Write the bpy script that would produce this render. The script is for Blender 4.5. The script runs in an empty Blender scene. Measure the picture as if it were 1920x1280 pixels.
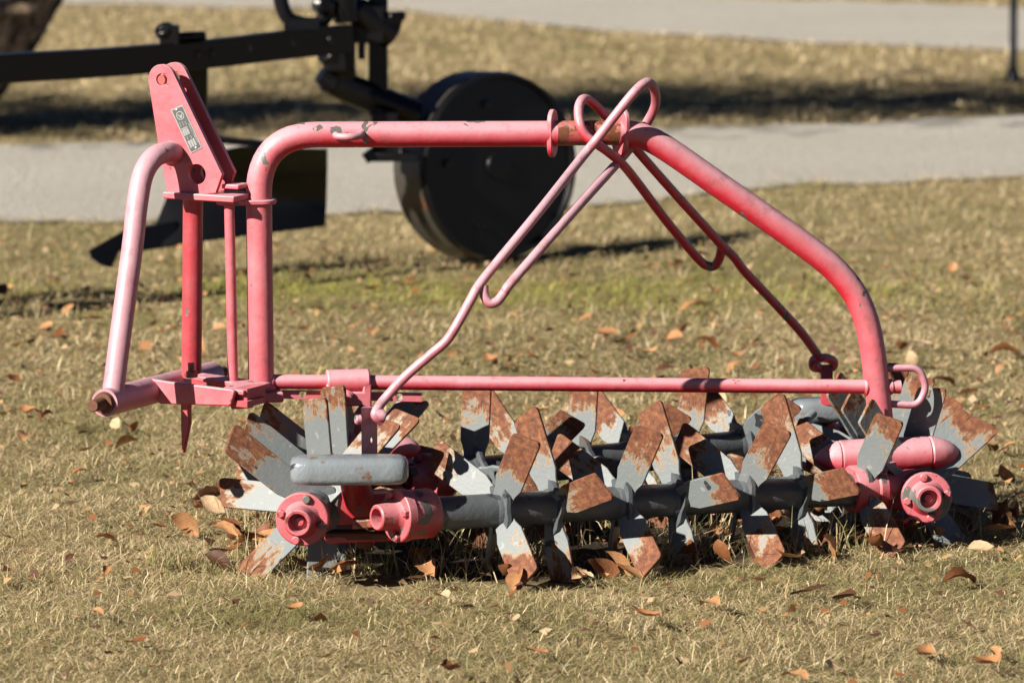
import bpy, math, random
import numpy as np
from mathutils import Vector, Matrix
from mathutils.geometry import tessellate_polygon
random.seed(7); rng = np.random.default_rng(11)
R = math.radians
S = bpy.context.scene
COL = S.collection

# ------------------------------------------------------------------ camera
FPX, CAMH, PITCH = 11000.0, 1.72, R(8.0)          # focal length in photo pixels, eye height, downward tilt
cam_d = bpy.data.cameras.new('camera'); cam = bpy.data.objects.new('camera', cam_d); COL.objects.link(cam)
cam.location = (0, 0, CAMH); cam.rotation_euler = (R(90) - PITCH, 0, 0)
cam_d.sensor_width = 36; cam_d.lens = FPX * 36 / 1920
cam_d.clip_start = 0.1; cam_d.clip_end = 2000
cam_d.dof.use_dof = True; cam_d.dof.focus_distance = 9.62; cam_d.dof.aperture_fstop = 7.2
S.camera = cam
# ------------------------------------------------------------------ sky, sun, exposure
SUN = Vector((0.66, 0.55, -0.51)).normalized()    # the way the light travels
W = bpy.data.worlds.new('World'); S.world = W; W.use_nodes = True
sk = W.node_tree.nodes.new('ShaderNodeTexSky'); sk.sky_type = 'NISHITA'; sk.sun_disc = False
sk.sun_elevation = math.asin(-SUN.z); sk.sun_rotation = math.atan2(-SUN.x, -SUN.y)
bg = W.node_tree.nodes['Background']; bg.inputs[1].default_value = 0.05; sk.air_density = 0.2; sk.dust_density = 0.05; sk.altitude = 1500
W.node_tree.links.new(sk.outputs[0], bg.inputs[0])
sd = bpy.data.lights.new('sun', 'SUN'); sd.energy = 5.0; sd.angle = R(0.5); sd.color = (1.0, 0.93, 0.82)
so = bpy.data.objects.new('sun', sd); COL.objects.link(so); so.location = (-6, -3, 8)
so.rotation_euler = SUN.to_track_quat('-Z', 'Y').to_euler()
S.view_settings.view_transform = 'Standard'; S.view_settings.look = 'None'
S.view_settings.exposure = 1.22; S.view_settings.gamma = 1
S.render.engine = 'CYCLES'

# ------------------------------------------------------------------ geometry helpers
_f = Vector((0, math.cos(PITCH), -math.sin(PITCH))); _u = Vector((0, math.sin(PITCH), math.cos(PITCH)))
def ray(px, py):
    return _f + Vector((1, 0, 0)) * ((px - 960) / FPX) + _u * ((640 - py) / FPX)
def P(px, py, Y):                                   # measured photo point at a known distance -> metres
    d = ray(px, py); return Vector((0, 0, CAMH)) + d * (Y / d.y)
def PG(px, py, z=0.0):                              # the same for a point at a known height
    d = ray(px, py); return Vector((0, 0, CAMH)) + d * ((z - CAMH) / d.z)
def PL(px, py, o, n):                               # and for a point on a known plane
    d = ray(px, py); c = Vector((0, 0, CAMH)); return c + d * ((o - c).dot(n) / d.dot(n))
def perp(d):
    d = d.normalized(); a = Vector((0, 0, 1)) if abs(d.z) < 0.9 else Vector((1, 0, 0))
    u = (a - d * a.dot(d)).normalized(); return u, d.cross(u)
def fillet(pts, rad, n=7):
    out = [pts[0]]
    for i in range(1, len(pts) - 1):
        a, b, c = pts[i-1], pts[i], pts[i+1]
        r = rad[i-1] if isinstance(rad, (list, tuple)) else rad
        d1 = (a - b).normalized(); d2 = (c - b).normalized(); ang = d1.angle(d2)
        if r <= 0 or ang > 3.1: out.append(b); continue
        t = min(r / math.tan(ang / 2), 0.48 * (a - b).length, 0.48 * (c - b).length)
        p, q = b + d1 * t, b + d2 * t
        for k in range(n + 1):
            s = k / n; out.append(p * (1-s)**2 + b * 2*s*(1-s) + q * s*s)
    out.append(pts[-1]); return out
def smooth_path(pts, n=6):
    out = []; m = len(pts)
    for i in range(m - 1):
        p0 = pts[max(i-1, 0)]; p1 = pts[i]; p2 = pts[i+1]; p3 = pts[min(i+2, m-1)]
        for k in range(n):
            t = k / n
            out.append(0.5 * ((2*p1) + (p2-p0)*t + (2*p0-5*p1+4*p2-p3)*t*t + (3*p1-p0-3*p2+p3)*t**3))
    out.append(pts[-1]); return out
class MB:
    def __init__(s): s.v = []; s.f = []
    def add(s, v, f):
        b = len(s.v); s.v += [Vector(p) for p in v]; s.f += [tuple(i + b for i in q) for q in f]; return s
    def tube(s, pts, r, n=16, cap=True, noise=0.0):
        m = len(pts); rs = r if isinstance(r, (list, tuple)) else [r] * m
        t = [(pts[min(i+1, m-1)] - pts[max(i-1, 0)]).normalized() for i in range(m)]
        u, w = perp(t[0]); v = []; f = []
        for i in range(m):
            u = (u - t[i] * u.dot(t[i])).normalized(); w = t[i].cross(u)
            for k in range(n):
                a = 2 * math.pi * k / n; q = rs[i] * (1 + (random.uniform(-noise, noise) if noise else 0))
                v.append(pts[i] + (u * math.cos(a) + w * math.sin(a)) * q)
        for i in range(m - 1):
            for k in range(n):
                k2 = (k + 1) % n; f.append((i*n+k, i*n+k2, (i+1)*n+k2, (i+1)*n+k))
        if cap: f.append(tuple(range(n))[::-1]); f.append(tuple((m-1)*n + k for k in range(n)))
        return s.add(v, f)
    def lathe(s, o, d, prof, n=24):
        d = d.normalized(); u, w = perp(d); v = []; f = []; m = len(prof)
        for (x, r) in prof:
            for k in range(n):
                a = 2 * math.pi * k / n; v.append(o + d * x + (u * math.cos(a) + w * math.sin(a)) * max(r, 1e-4))
        for i in range(m - 1):
            for k in range(n):
                k2 = (k + 1) % n; f.append((i*n+k, i*n+k2, (i+1)*n+k2, (i+1)*n+k))
        f.append(tuple(range(n))[::-1]); f.append(tuple((m-1)*n + k for k in range(n)))
        return s.add(v, f)
    def prism(s, pts, off, holes=()):
        loops = [list(pts)] + [list(h) for h in holes]; flat = [p for l in loops for p in l]; n = len(flat)
        v = flat + [p + off for p in flat]; f = []
        if holes:
            for t in tessellate_polygon(loops): f.append(tuple(t)); f.append(tuple(i + n for i in t)[::-1])
        else:
            f.append(tuple(range(n))); f.append(tuple(range(n, 2*n))[::-1])
        b = 0
        for l in loops:
            m = len(l)
            for k in range(m):
                k2 = (k + 1) % m; f.append((b+k, b+n+k, b+n+k2, b+k2))
            b += m
        return s.add(v, f)
    def box(s, c, ax, ay, az):                      # half extents as vectors
        v = [c + ax*i + ay*j + az*k for i in (-1, 1) for j in (-1, 1) for k in (-1, 1)]
        return s.add(v, [(0,1,3,2), (4,6,7,5), (0,4,5,1), (2,3,7,6), (0,2,6,4), (1,5,7,3)])
    def build(s, name, mat, parent=None, smooth=True, bevel=0.0, origin=None, seg=2):
        if origin is None:
            lo = [min(p[i] for p in s.v) for i in range(3)]; hi = [max(p[i] for p in s.v) for i in range(3)]
            origin = Vector([(a + b) / 2 for a, b in zip(lo, hi)])
        me = bpy.data.meshes.new(name); me.from_pydata([tuple(p - origin) for p in s.v], [], s.f)
        me.validate(); import bmesh
        bm = bmesh.new(); bm.from_mesh(me); bmesh.ops.recalc_face_normals(bm, faces=bm.faces); bm.to_mesh(me); bm.free()
        o = bpy.data.objects.new(name, me); COL.objects.link(o)
        if smooth:
            me.polygons.foreach_set('use_smooth', [True] * len(me.polygons)); me.set_sharp_from_angle(angle=R(38))
        me.materials.append(mat); o['wl'] = tuple(origin)
        place(o, origin, parent)
        if bevel:
            b = o.modifiers.new('bevel', 'BEVEL'); b.width = bevel; b.segments = seg; b.limit_method = 'ANGLE'; b.angle_limit = R(35)
        return o
WL = {}
def place(o, loc, parent):
    WL[o.name] = Vector(loc); o['wl'] = 0; del o['wl']
    if parent: o.parent = parent; o.location = Vector(loc) - WL[parent.name]
    else: o.location = loc
def empty(name, loc):
    o = bpy.data.objects.new(name, None); COL.objects.link(o); o.empty_display_size = 0.1; place(o, loc, None); return o
def tag(o, label, cat, group=None):
    o['label'] = label; o['category'] = cat
    if group: o['group'] = group
    return o
def circ(c, u, w, r, n=24, a0=0.0, a1=2*math.pi, close=True):
    m = n if close else n + 1
    return [c + (u * math.cos(a0 + (a1-a0)*k/n) + w * math.sin(a0 + (a1-a0)*k/n)) * r for k in range(m)]
def capsule(c, u, w, half, r, n=10):                # oblong outline: half length along u, end radius r
    return circ(c + u*half, u, w, r, n, -math.pi/2, math.pi/2, False) + circ(c - u*half, u, w, r, n, math.pi/2, 1.5*math.pi, False)

# ------------------------------------------------------------------ materials
class NT:
    def __init__(s, name, rough=0.5, spec=0.5):
        s.m = bpy.data.materials.new(name); s.m.use_nodes = True; s.t = s.m.node_tree; s.b = s.t.nodes['Principled BSDF']
        s.b.inputs['Roughness'].default_value = rough; s.b.inputs['Specular IOR Level'].default_value = spec
    def n(s, typ, **kw):
        o = s.t.nodes.new('ShaderNode' + typ)
        for k, v in kw.items(): setattr(o, k, v)
        return o
    def l(s, a, b): s.t.links.new(a, b)
    def set(s, sock, v):
        if isinstance(v, bpy.types.NodeSocket): s.l(v, sock)
        else: sock.default_value = v
    def coord(s, which='Object', rnd=True):
        c = s.n('TexCoord').outputs[which]
        if not rnd: return c
        oi = s.n('ObjectInfo'); a = s.n('VectorMath', operation='ADD'); m = s.n('Math', operation='MULTIPLY')
        s.l(oi.outputs['Random'], m.inputs[0]); m.inputs[1].default_value = 37.0
        s.l(c, a.inputs[0]); s.l(m.outputs[0], a.inputs[1]); return a.outputs[0]
    def noise(s, vec, scale, detail=4, rough=0.55, dist=0.0, out=0):
        o = s.n('TexNoise'); s.l(vec, o.inputs['Vector']); o.inputs['Scale'].default_value = scale
        o.inputs['Detail'].default_value = detail; o.inputs['Roughness'].default_value = rough; o.inputs['Distortion'].default_value = dist
        return o.outputs[out]
    def ramp(s, fac, *stops, interp='LINEAR'):
        o = s.n('ValToRGB'); e = o.color_ramp.elements; o.color_ramp.interpolation = interp
        while len(e) < len(stops): e.new(0.5)
        for k, (p, c) in enumerate(stops):
            e[k].position = p; e[k].color = (c, c, c, 1) if isinstance(c, (int, float)) else (*c, 1)
        s.l(fac, o.inputs[0]); return o.outputs[0]
    def math(s, op, a, b=0.0, clamp=False):
        o = s.n('Math', operation=op); o.use_clamp = clamp; s.set(o.inputs[0], a); s.set(o.inputs[1], b); return o.outputs[0]
    def mix(s, fac, a, b, blend='MIX'):
        o = s.n('Mix', data_type='RGBA', blend_type=blend)
        s.set(o.inputs[0], fac)
        for i, v in ((6, a), (7, b)): s.set(o.inputs[i], (*v, 1) if isinstance(v, tuple) and len(v) == 3 else v)
        return o.outputs[2]
    def sep(s, vec, i):
        o = s.n('SeparateXYZ'); s.l(vec, o.inputs[0]); return o.outputs[i]
    def color(s, c): s.set(s.b.inputs['Base Color'], (*c, 1) if isinstance(c, tuple) else c); return s
    def rough(s, c): s.set(s.b.inputs['Roughness'], c); return s
    def bump(s, h, dist=0.002, strength=0.6):
        o = s.n('Bump'); o.inputs['Distance'].default_value = dist; o.inputs['Strength'].default_value = strength
        s.l(h, o.inputs['Height']); s.l(o.outputs[0], s.b.inputs['Normal']); return s
def red_paint(name, deep, faded, bias=0.0, chips=0.0, rust=0.0):
    # old red paint: pale pink on upward faces, redder towards the undersides
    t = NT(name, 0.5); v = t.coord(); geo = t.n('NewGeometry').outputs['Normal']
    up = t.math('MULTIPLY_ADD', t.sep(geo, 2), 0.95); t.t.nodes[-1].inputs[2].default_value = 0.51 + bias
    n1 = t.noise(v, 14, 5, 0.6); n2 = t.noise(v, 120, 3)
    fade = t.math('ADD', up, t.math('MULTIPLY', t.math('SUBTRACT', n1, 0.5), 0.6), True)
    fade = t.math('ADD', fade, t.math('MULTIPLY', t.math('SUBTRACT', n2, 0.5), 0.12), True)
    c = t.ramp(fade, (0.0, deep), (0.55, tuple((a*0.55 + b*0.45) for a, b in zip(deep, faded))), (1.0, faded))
    dirt = t.ramp(t.noise(v, 34, 6, 0.7), (0.54, 0.0), (0.72, 0.6))
    c = t.mix(dirt, c, (0.18, 0.065, 0.06))
    ch = t.ramp(t.noise(v, 21, 3, 0.5, 0.4), (0.70 - chips, 0.0), (0.712 - chips, 1.0))
    c = t.mix(ch, c, (0.10, 0.10, 0.09))
    ru = t.ramp(t.noise(v, 47, 6, 0.62), (0.69 - rust, 0.0), (0.75 - rust, 1.0))
    c = t.mix(ru, c, (0.12, 0.042, 0.018))
    t.color(c); t.rough(t.ramp(n1, (0.3, 0.38), (0.7, 0.6)))
    h = t.math('ADD', t.math('MULTIPLY', n2, 0.35), t.math('SUBTRACT', t.noise(v, 45, 4), t.math('MULTIPLY', ch, 0.5)))
    t.bump(h, 0.0016, 0.55); return t.m
M = {}
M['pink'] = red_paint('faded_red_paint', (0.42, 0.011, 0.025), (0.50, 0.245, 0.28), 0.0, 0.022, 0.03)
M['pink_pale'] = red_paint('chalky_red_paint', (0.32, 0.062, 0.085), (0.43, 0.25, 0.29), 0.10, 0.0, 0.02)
M['red'] = red_paint('deep_red_paint', (0.33, 0.009, 0.018), (0.40, 0.13, 0.15), -0.08, 0.0, 0.02)
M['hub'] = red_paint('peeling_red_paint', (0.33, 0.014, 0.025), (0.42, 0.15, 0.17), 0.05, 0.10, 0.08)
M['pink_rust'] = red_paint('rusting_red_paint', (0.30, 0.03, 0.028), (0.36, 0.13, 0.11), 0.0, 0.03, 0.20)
def grey_paint():
    t = NT('grey_paint_rusting_to_the_tip', 0.5); o = t.coord(rnd=False); v = t.coord()
    x = t.sep(o, 0); oi = t.n('ObjectInfo').outputs['Random']
    n1 = t.noise(v, 30, 6, 0.68, 0.3); sc = t.n('VectorMath', operation='MULTIPLY'); t.l(v, sc.inputs[0]); sc.inputs[1].default_value = (22, 120, 60)
    n2 = t.noise(sc.outputs[0], 1.0, 5, 0.65)
    k = t.math('MULTIPLY', t.math('SUBTRACT', x, 0.072), 10.0)
    k = t.math('ADD', k, t.math('SUBTRACT', t.sep(t.n('ObjectInfo').outputs['Color'], 0), 0.5))
    k = t.math('ADD', k, t.math('MULTIPLY', t.math('SUBTRACT', oi, 0.5), 0.62))
    k = t.math('ADD', k, t.math('MULTIPLY', t.math('SUBTRACT', n1, 0.5), 1.9)); k = t.math('ADD', k, t.math('MULTIPLY', t.math('SUBTRACT', n2, 0.5), 1.1))
    ey = t.math('MULTIPLY', t.math('POWER', t.math('ABSOLUTE', t.math('MULTIPLY', t.sep(o, 1), 31.0)), 8.0), 0.28)
    k = t.math('ADD', k, ey)
    rust = t.ramp(k, (0.12, 0.0), (0.30, 1.0))
    halo = t.ramp(k, (-0.0, 0.0), (0.16, 0.75))
    grey = t.mix(t.noise(v, 9, 4), (0.125, 0.143, 0.152), (0.175, 0.192, 0.196))
    grey = t.mix(t.ramp(t.noise(v, 60, 4), (0.62, 0.0), (0.68, 0.8)), grey, (0.24, 0.25, 0.245))
    grey = t.mix(t.ramp(t.noise(v, 26, 2, 0.4), (0.70, 0.0), (0.705, 1.0)), grey, (0.025, 0.028, 0.034))
    grey = t.mix(halo, grey, (0.29, 0.19, 0.095))
    rc = t.ramp(t.noise(v, 95, 6, 0.7), (0.3, (0.050, 0.018, 0.010)), (0.5, (0.132, 0.045, 0.020)), (0.66, (0.215, 0.085, 0.036)))
    rc = t.mix(t.ramp(n2, (0.60, 0.0), (0.78, 0.65)), rc, (0.30, 0.18, 0.08))
    t.color(t.mix(rust, grey, rc)); t.rough(t.mix(rust, (0.58, 0.58, 0.58), (0.85, 0.85, 0.85)))
    t.bump(t.math('ADD', t.noise(v, 160, 4), t.math('MULTIPLY', rust, 0.6)), 0.0012, 0.6); return t.m
M['blade'] = grey_paint()
def plain_grey(name, c, rust, rough=0.4):
    t = NT(name, rough); v = t.coord(); n = t.noise(v, 12, 5)
    g = t.mix(n, tuple(x*0.78 for x in c), tuple(min(1, x*1.15) for x in c))
    g = t.mix(t.ramp(t.noise(v, 24, 3, 0.5, 0.5), (0.665, 0.0), (0.675, 1.0)), g, (0.035, 0.035, 0.04))
    g = t.mix(t.ramp(t.noise(v, 17, 7, 0.68), (0.72 - rust, 0.0), (0.80 - rust, 1.0)), g, (0.12, 0.048, 0.02))
    t.color(g); t.bump(t.math('ADD', t.noise(v, 55, 3), t.math('MULTIPLY', t.noise(v, 200, 2), 0.3)), 0.003, 0.5); return t.m
M['shaft'] = plain_grey('grey_blue_paint', (0.072, 0.082, 0.090), 0.12, 0.42)
M['weight'] = plain_grey('thick_grey_paint', (0.165, 0.188, 0.205), 0.13, 0.25)
def simple(name, c, rough=0.5, metal=0.0, nz=0.25, scale=40):
    t = NT(name, rough); v = t.coord(); t.b.inputs['Metallic'].default_value = metal
    t.color(t.mix(t.noise(v, scale, 5, 0.65), tuple(x*(1-nz) for x in c), tuple(min(1, x*(1+nz)) for x in c)))
    t.bump(t.noise(v, scale*3, 4), 0.001, 0.4); return t.m
M['rust'] = simple('brown_rust', (0.10, 0.038, 0.018), 0.85, 0, 0.6, 90)
M['steel'] = simple('worn_steel', (0.36, 0.30, 0.26), 0.45, 0.6, 0.3, 60)
M['alu'] = simple('nameplate_metal', (0.32, 0.32, 0.31), 0.4, 0.5, 0.1, 60)
M['print'] = simple('nameplate_dark_print', (0.055, 0.06, 0.062), 0.5, 0, 0.3, 300)
M['black'] = simple('black_gloss_paint', (0.003, 0.0031, 0.0038), 0.32, 0, 0.4, 20); M['black'].node_tree.nodes['Principled BSDF'].inputs['Specular IOR Level'].default_value = 0.3
M['black_worn'] = plain_grey('worn_black_tread', (0.035, 0.031, 0.026), 0.14, 0.4)
M['post'] = simple('dark_post_paint', (0.012, 0.013, 0.017), 0.45, 0, 0.3, 20)
def bark():
    t = NT('furrowed_bark', 0.9); v = t.coord('Object', False); sc = t.n('VectorMath', operation='MULTIPLY'); t.l(v, sc.inputs[0]); sc.inputs[1].default_value = (1, 1, 0.35)
    n = t.noise(sc.outputs[0], 15, 6, 0.65, 1.2)
    t.color(t.ramp(n, (0.42, (0.02, 0.014, 0.010)), (0.52, (0.14, 0.095, 0.06)), (0.62, (0.34, 0.25, 0.16))))
    t.bump(n, 0.03, 0.9); return t.m
M['bark'] = bark()
def ground_mat():
    t = NT('lawn_soil_and_thatch', 0.95, 0.2); v = t.coord('Object', False)
    big = t.noise(v, 0.9, 4); mid = t.noise(v, 6, 6, 0.65); fine = t.noise(v, 70, 6, 0.7); vf = t.noise(v, 420, 3, 0.7)
    c = t.mix(t.ramp(mid, (0.35, 0.0), (0.65, 1.0)), (0.225, 0.175, 0.085), (0.32, 0.25, 0.13))
    c = t.mix(t.ramp(big, (0.5, 0.0), (0.68, 0.35)), c, (0.12, 0.125, 0.045))
    c = t.mix(t.ramp(fine, (0.3, 0.75), (0.5, 0.0)), c, (0.075, 0.052, 0.028))
    c = t.mix(t.ramp(vf, (0.56, 0.0), (0.68, 0.7)), c, (0.40, 0.31, 0.18))
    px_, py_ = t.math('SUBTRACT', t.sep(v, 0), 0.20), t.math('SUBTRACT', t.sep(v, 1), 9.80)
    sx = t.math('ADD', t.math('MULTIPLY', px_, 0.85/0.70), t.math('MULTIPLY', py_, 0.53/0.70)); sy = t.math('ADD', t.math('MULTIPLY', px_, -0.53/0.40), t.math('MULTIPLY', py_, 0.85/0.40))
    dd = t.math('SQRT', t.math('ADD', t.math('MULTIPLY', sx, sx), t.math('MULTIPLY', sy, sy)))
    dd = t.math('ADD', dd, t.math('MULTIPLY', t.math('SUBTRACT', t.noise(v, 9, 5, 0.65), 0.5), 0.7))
    c = t.mix(t.ramp(dd, (0.62, 1.0), (0.88, 0.0)), c, t.mix(fine, (0.016, 0.011, 0.007), (0.045, 0.030, 0.018)))  # bare soil under the harrow, darkened to stand in for its deep shade
    t.color(c); t.bump(t.math('ADD', fine, vf), 0.012, 0.8); return t.m
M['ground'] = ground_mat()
def path_mat():
    t = NT('pale_gravel', 0.9, 0.2); v = t.coord('Object', False)
    c = t.mix(t.noise(v, 1.6, 5), (0.305, 0.285, 0.25), (0.39, 0.37, 0.335))
    c = t.mix(t.ramp(t.noise(v, 26, 5, 0.7), (0.45, 0.0), (0.75, 0.5)), c, (0.23, 0.195, 0.15))
    c = t.mix(t.ramp(t.noise(v, 160, 3), (0.55, 0.0), (0.7, 0.6)), c, (0.50, 0.47, 0.42))
    t.color(c); t.bump(t.noise(v, 90, 5), 0.012, 0.9); return t.m
M['path'] = path_mat()
def grass_mat():
    t = NT('grass_blades', 0.62, 0.35); a = t.n('VertexColor'); a.layer_name = 'Col'
    t.color(a.outputs[0]); tr = t.n('BsdfTranslucent'); t.l(a.outputs[0], tr.inputs[0])
    mx = t.n('MixShader'); mx.inputs[0].default_value = 0.18; t.l(t.b.outputs[0], mx.inputs[1]); t.l(tr.outputs[0], mx.inputs[2])
    t.l(mx.outputs[0], t.t.nodes['Material Output'].inputs[0]); return t.m
M['grass'] = grass_mat()
def leaf_mat(name, c1, c2):
    t = NT(name, 0.6, 0.3); o = t.coord('Object', False); v = t.coord(); oi = t.n('ObjectInfo').outputs['Random']
    c = t.mix(oi, c1, c2); c = t.mix(t.ramp(t.noise(v, 90, 5, 0.65), (0.42, 0.0), (0.7, 0.7)), c, tuple(x*0.45 for x in c1))
    vein = t.math('ABSOLUTE', t.math('SINE', t.math('ADD', t.math('MULTIPLY', t.sep(o, 0), 700.0), t.math('MULTIPLY', t.math('ABSOLUTE', t.sep(o, 1)), -500.0))))
    c = t.mix(t.ramp(vein, (0.0, 0.14), (0.25, 0.0)), c, tuple(x*0.5 for x in c1))
    t.color(c); t.bump(vein, 0.0006, 0.3)
    tr = t.n('BsdfTranslucent'); t.l(c, tr.inputs[0]); mx = t.n('MixShader'); mx.inputs[0].default_value = 0.15
    t.l(t.b.outputs[0], mx.inputs[1]); t.l(tr.outputs[0], mx.inputs[2]); t.l(mx.outputs[0], t.t.nodes['Material Output'].inputs[0]); return t.m
LEAFM = [('tan', leaf_mat('tan_leaf', (0.42, 0.225, 0.105), (0.34, 0.155, 0.065))),
         ('rusty brown', leaf_mat('rusty_leaf', (0.20, 0.075, 0.028), (0.15, 0.055, 0.022))),
         ('dark brown', leaf_mat('dark_leaf', (0.07, 0.028, 0.015), (0.10, 0.04, 0.02))),
         ('bleached', leaf_mat('bleached_leaf', (0.52, 0.38, 0.24), (0.46, 0.30, 0.17)))]

# ------------------------------------------------------------------ the setting: lawn, paths
def vnoise(x, y, seed=0):                            # smooth value noise, -1..1
    r = np.random.default_rng(seed).random((64, 64)); xi = np.floor(x).astype(int); yi = np.floor(y).astype(int)
    fx = x - xi; fy = y - yi; fx = fx*fx*(3-2*fx); fy = fy*fy*(3-2*fy); g = lambda a, b: r[a % 64, b % 64]
    return 2*((g(xi, yi)*(1-fx) + g(xi+1, yi)*fx)*(1-fy) + (g(xi, yi+1)*(1-fx) + g(xi+1, yi+1)*fx)*fy) - 1
def gz(x, y):
    x = np.asarray(x, float); y = np.asarray(y, float)
    h = 0.010*vnoise(x*2.2+9, y*2.2, 1) + 0.006*vnoise(x*6, y*6, 2) + 0.0025*vnoise(x*17, y*17, 3)
    fade = np.clip((13.6 - y)/0.8, 0, 1) * np.clip((y - 4)/1, 0, 1) * np.clip((5 - np.abs(x))/1.5, 0, 1)
    return h * fade
xs = np.concatenate([[-300, -120, -50, -20, -10, -6], np.arange(-5, 5.01, 0.05), [6, 10, 20, 50, 120, 300]])
ys = np.concatenate([[-150, -40, -10, 0, 4], np.arange(4.5, 14.01, 0.05), np.arange(14.5, 24, 0.5), [26, 30, 40, 60, 100, 180, 350, 600]])
gx, gy = np.meshgrid(xs, ys); gv = np.stack([gx, gy, gz(gx, gy)], -1).reshape(-1, 3); nx = len(xs)
idx = np.arange(gv.shape[0]).reshape(gx.shape)
gf = np.stack([idx[:-1, :-1], idx[:-1, 1:], idx[1:, 1:], idx[1:, :-1]], -1).reshape(-1, 4)
def np_mesh(name, v, polys, mat, col=None, smooth=True):
    me = bpy.data.meshes.new(name); v = np.asarray(v, np.float32); me.vertices.add(len(v)); me.vertices.foreach_set('co', v.ravel())
    loops = np.concatenate([p.ravel() for p in polys]).astype(np.int32); tot = np.concatenate([np.full(len(p), p.shape[1]) for p in polys]).astype(np.int32)
    start = np.concatenate([[0], np.cumsum(tot)[:-1]]).astype(np.int32)
    me.loops.add(len(loops)); me.loops.foreach_set('vertex_index', loops); me.polygons.add(len(tot))
    me.polygons.foreach_set('loop_start', start); me.polygons.foreach_set('loop_total', tot)
    me.polygons.foreach_set('use_smooth', np.full(len(tot), smooth)); me.update(calc_edges=True); me.validate()
    if col is not None:
        a = me.color_attributes.new('Col', 'FLOAT_COLOR', 'POINT'); c = np.ones((len(v), 4), np.float32); c[:, :3] = col; a.data.foreach_set('color', c.ravel())
    me.materials.append(mat); o = bpy.data.objects.new(name, me); COL.objects.link(o); return o
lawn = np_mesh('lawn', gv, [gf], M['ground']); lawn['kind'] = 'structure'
# path edges measured along the photo, continued straight to both sides
NP0 = [(-6000, 560), (0, 421), (230, 416), (620, 402), (1100, 388), (1500, 348), (1920, 330), (9000, 250)]
NP1 = [(-6000, 330), (0, 279), (460, 262), (760, 246), (1250, 240), (1920, 222), (9000, 150)]
FP0 = [(-6000, -20), (90, 13), (700, 18), (1200, 66), (1920, 97), (9000, 330)]
FP1 = [(-6000, -110), (700, -30), (1450, 0), (1920, 17), (9000, 130)]
def edge(pl, n, seed, amp):
    w = [PG(*p) for p in pl]; px = np.array([p.x for p in w]); py = np.array([p.y for p in w]); o = np.argsort(px); px, py = px[o], py[o]
    x = np.concatenate([np.linspace(-9, -3, 30, endpoint=False), np.linspace(-3, 3, n), np.linspace(3, 9, 30)[1:]])
    return x, np.interp(x, px, py) + amp*vnoise(x*2.1, x*0+3.3, seed) + amp*0.6*vnoise(x*9, x*0+1.2, seed+1)
EDG = {}
for nm, a, b, z in (('gravel_path', NP0, NP1, 0.006), ('far_gravel_path', FP0, FP1, 0.006)):
    x, y0 = edge(a, 160, 5, 0.07); _, y1 = edge(b, 160, 9, 0.07); EDG[nm] = (x, y0, y1)
    rows = [y0 + (y1 - y0)*t for t in np.linspace(0, 1, 6)]
    v = np.stack([np.tile(x, 6), np.concatenate(rows), np.full(len(x)*6, z)], -1); i = np.arange(len(v)).reshape(6, -1)
    f = np.stack([i[:-1, :-1], i[:-1, 1:], i[1:, 1:], i[1:, :-1]], -1).reshape(-1, 4)
    o = np_mesh(nm, v, [f], M['path']); o['kind'] = 'structure'

# ------------------------------------------------------------------ the lawn's grass (real blades)
STRAW = np.array([[0.53, 0.42, 0.24], [0.68, 0.565, 0.36], [0.43, 0.325, 0.17], [0.32, 0.235, 0.115], [0.51, 0.41, 0.255]])
GREEN = np.array([[0.195, 0.185, 0.060], [0.26, 0.235, 0.09], [0.125, 0.14, 0.045], [0.30, 0.26, 0.12]])
def green_amount(x, y):
    g = 0.40 + 0.07*np.clip((10.0 - y)/1.2, 0, 1) + 0.22*vnoise(x*1.7+4, y*1.7, 21) + 0.22*vnoise(x*5, y*5, 22) + 0.16*vnoise(x*14, y*14, 23)
    g += 0.55*np.exp(-(((y - 12.95)/0.42)**2)) * np.clip(0.75 + 0.7*vnoise(x*2.2, y*3, 24) - 0.25*np.clip(x, 0, 3), 0, 1)   # the mossy strip by the plough
    g += 0.50*np.exp(-((x - 0.62)/0.35)**2 - ((y - 13.45)/0.22)**2) + 0.35*np.exp(-((x + 0.45)/0.25)**2 - ((y - 9.05)/0.14)**2)
    return np.clip(g - 0.22*np.clip((y - 15.5)/1.0, 0, 1), 0, 1)
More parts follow.
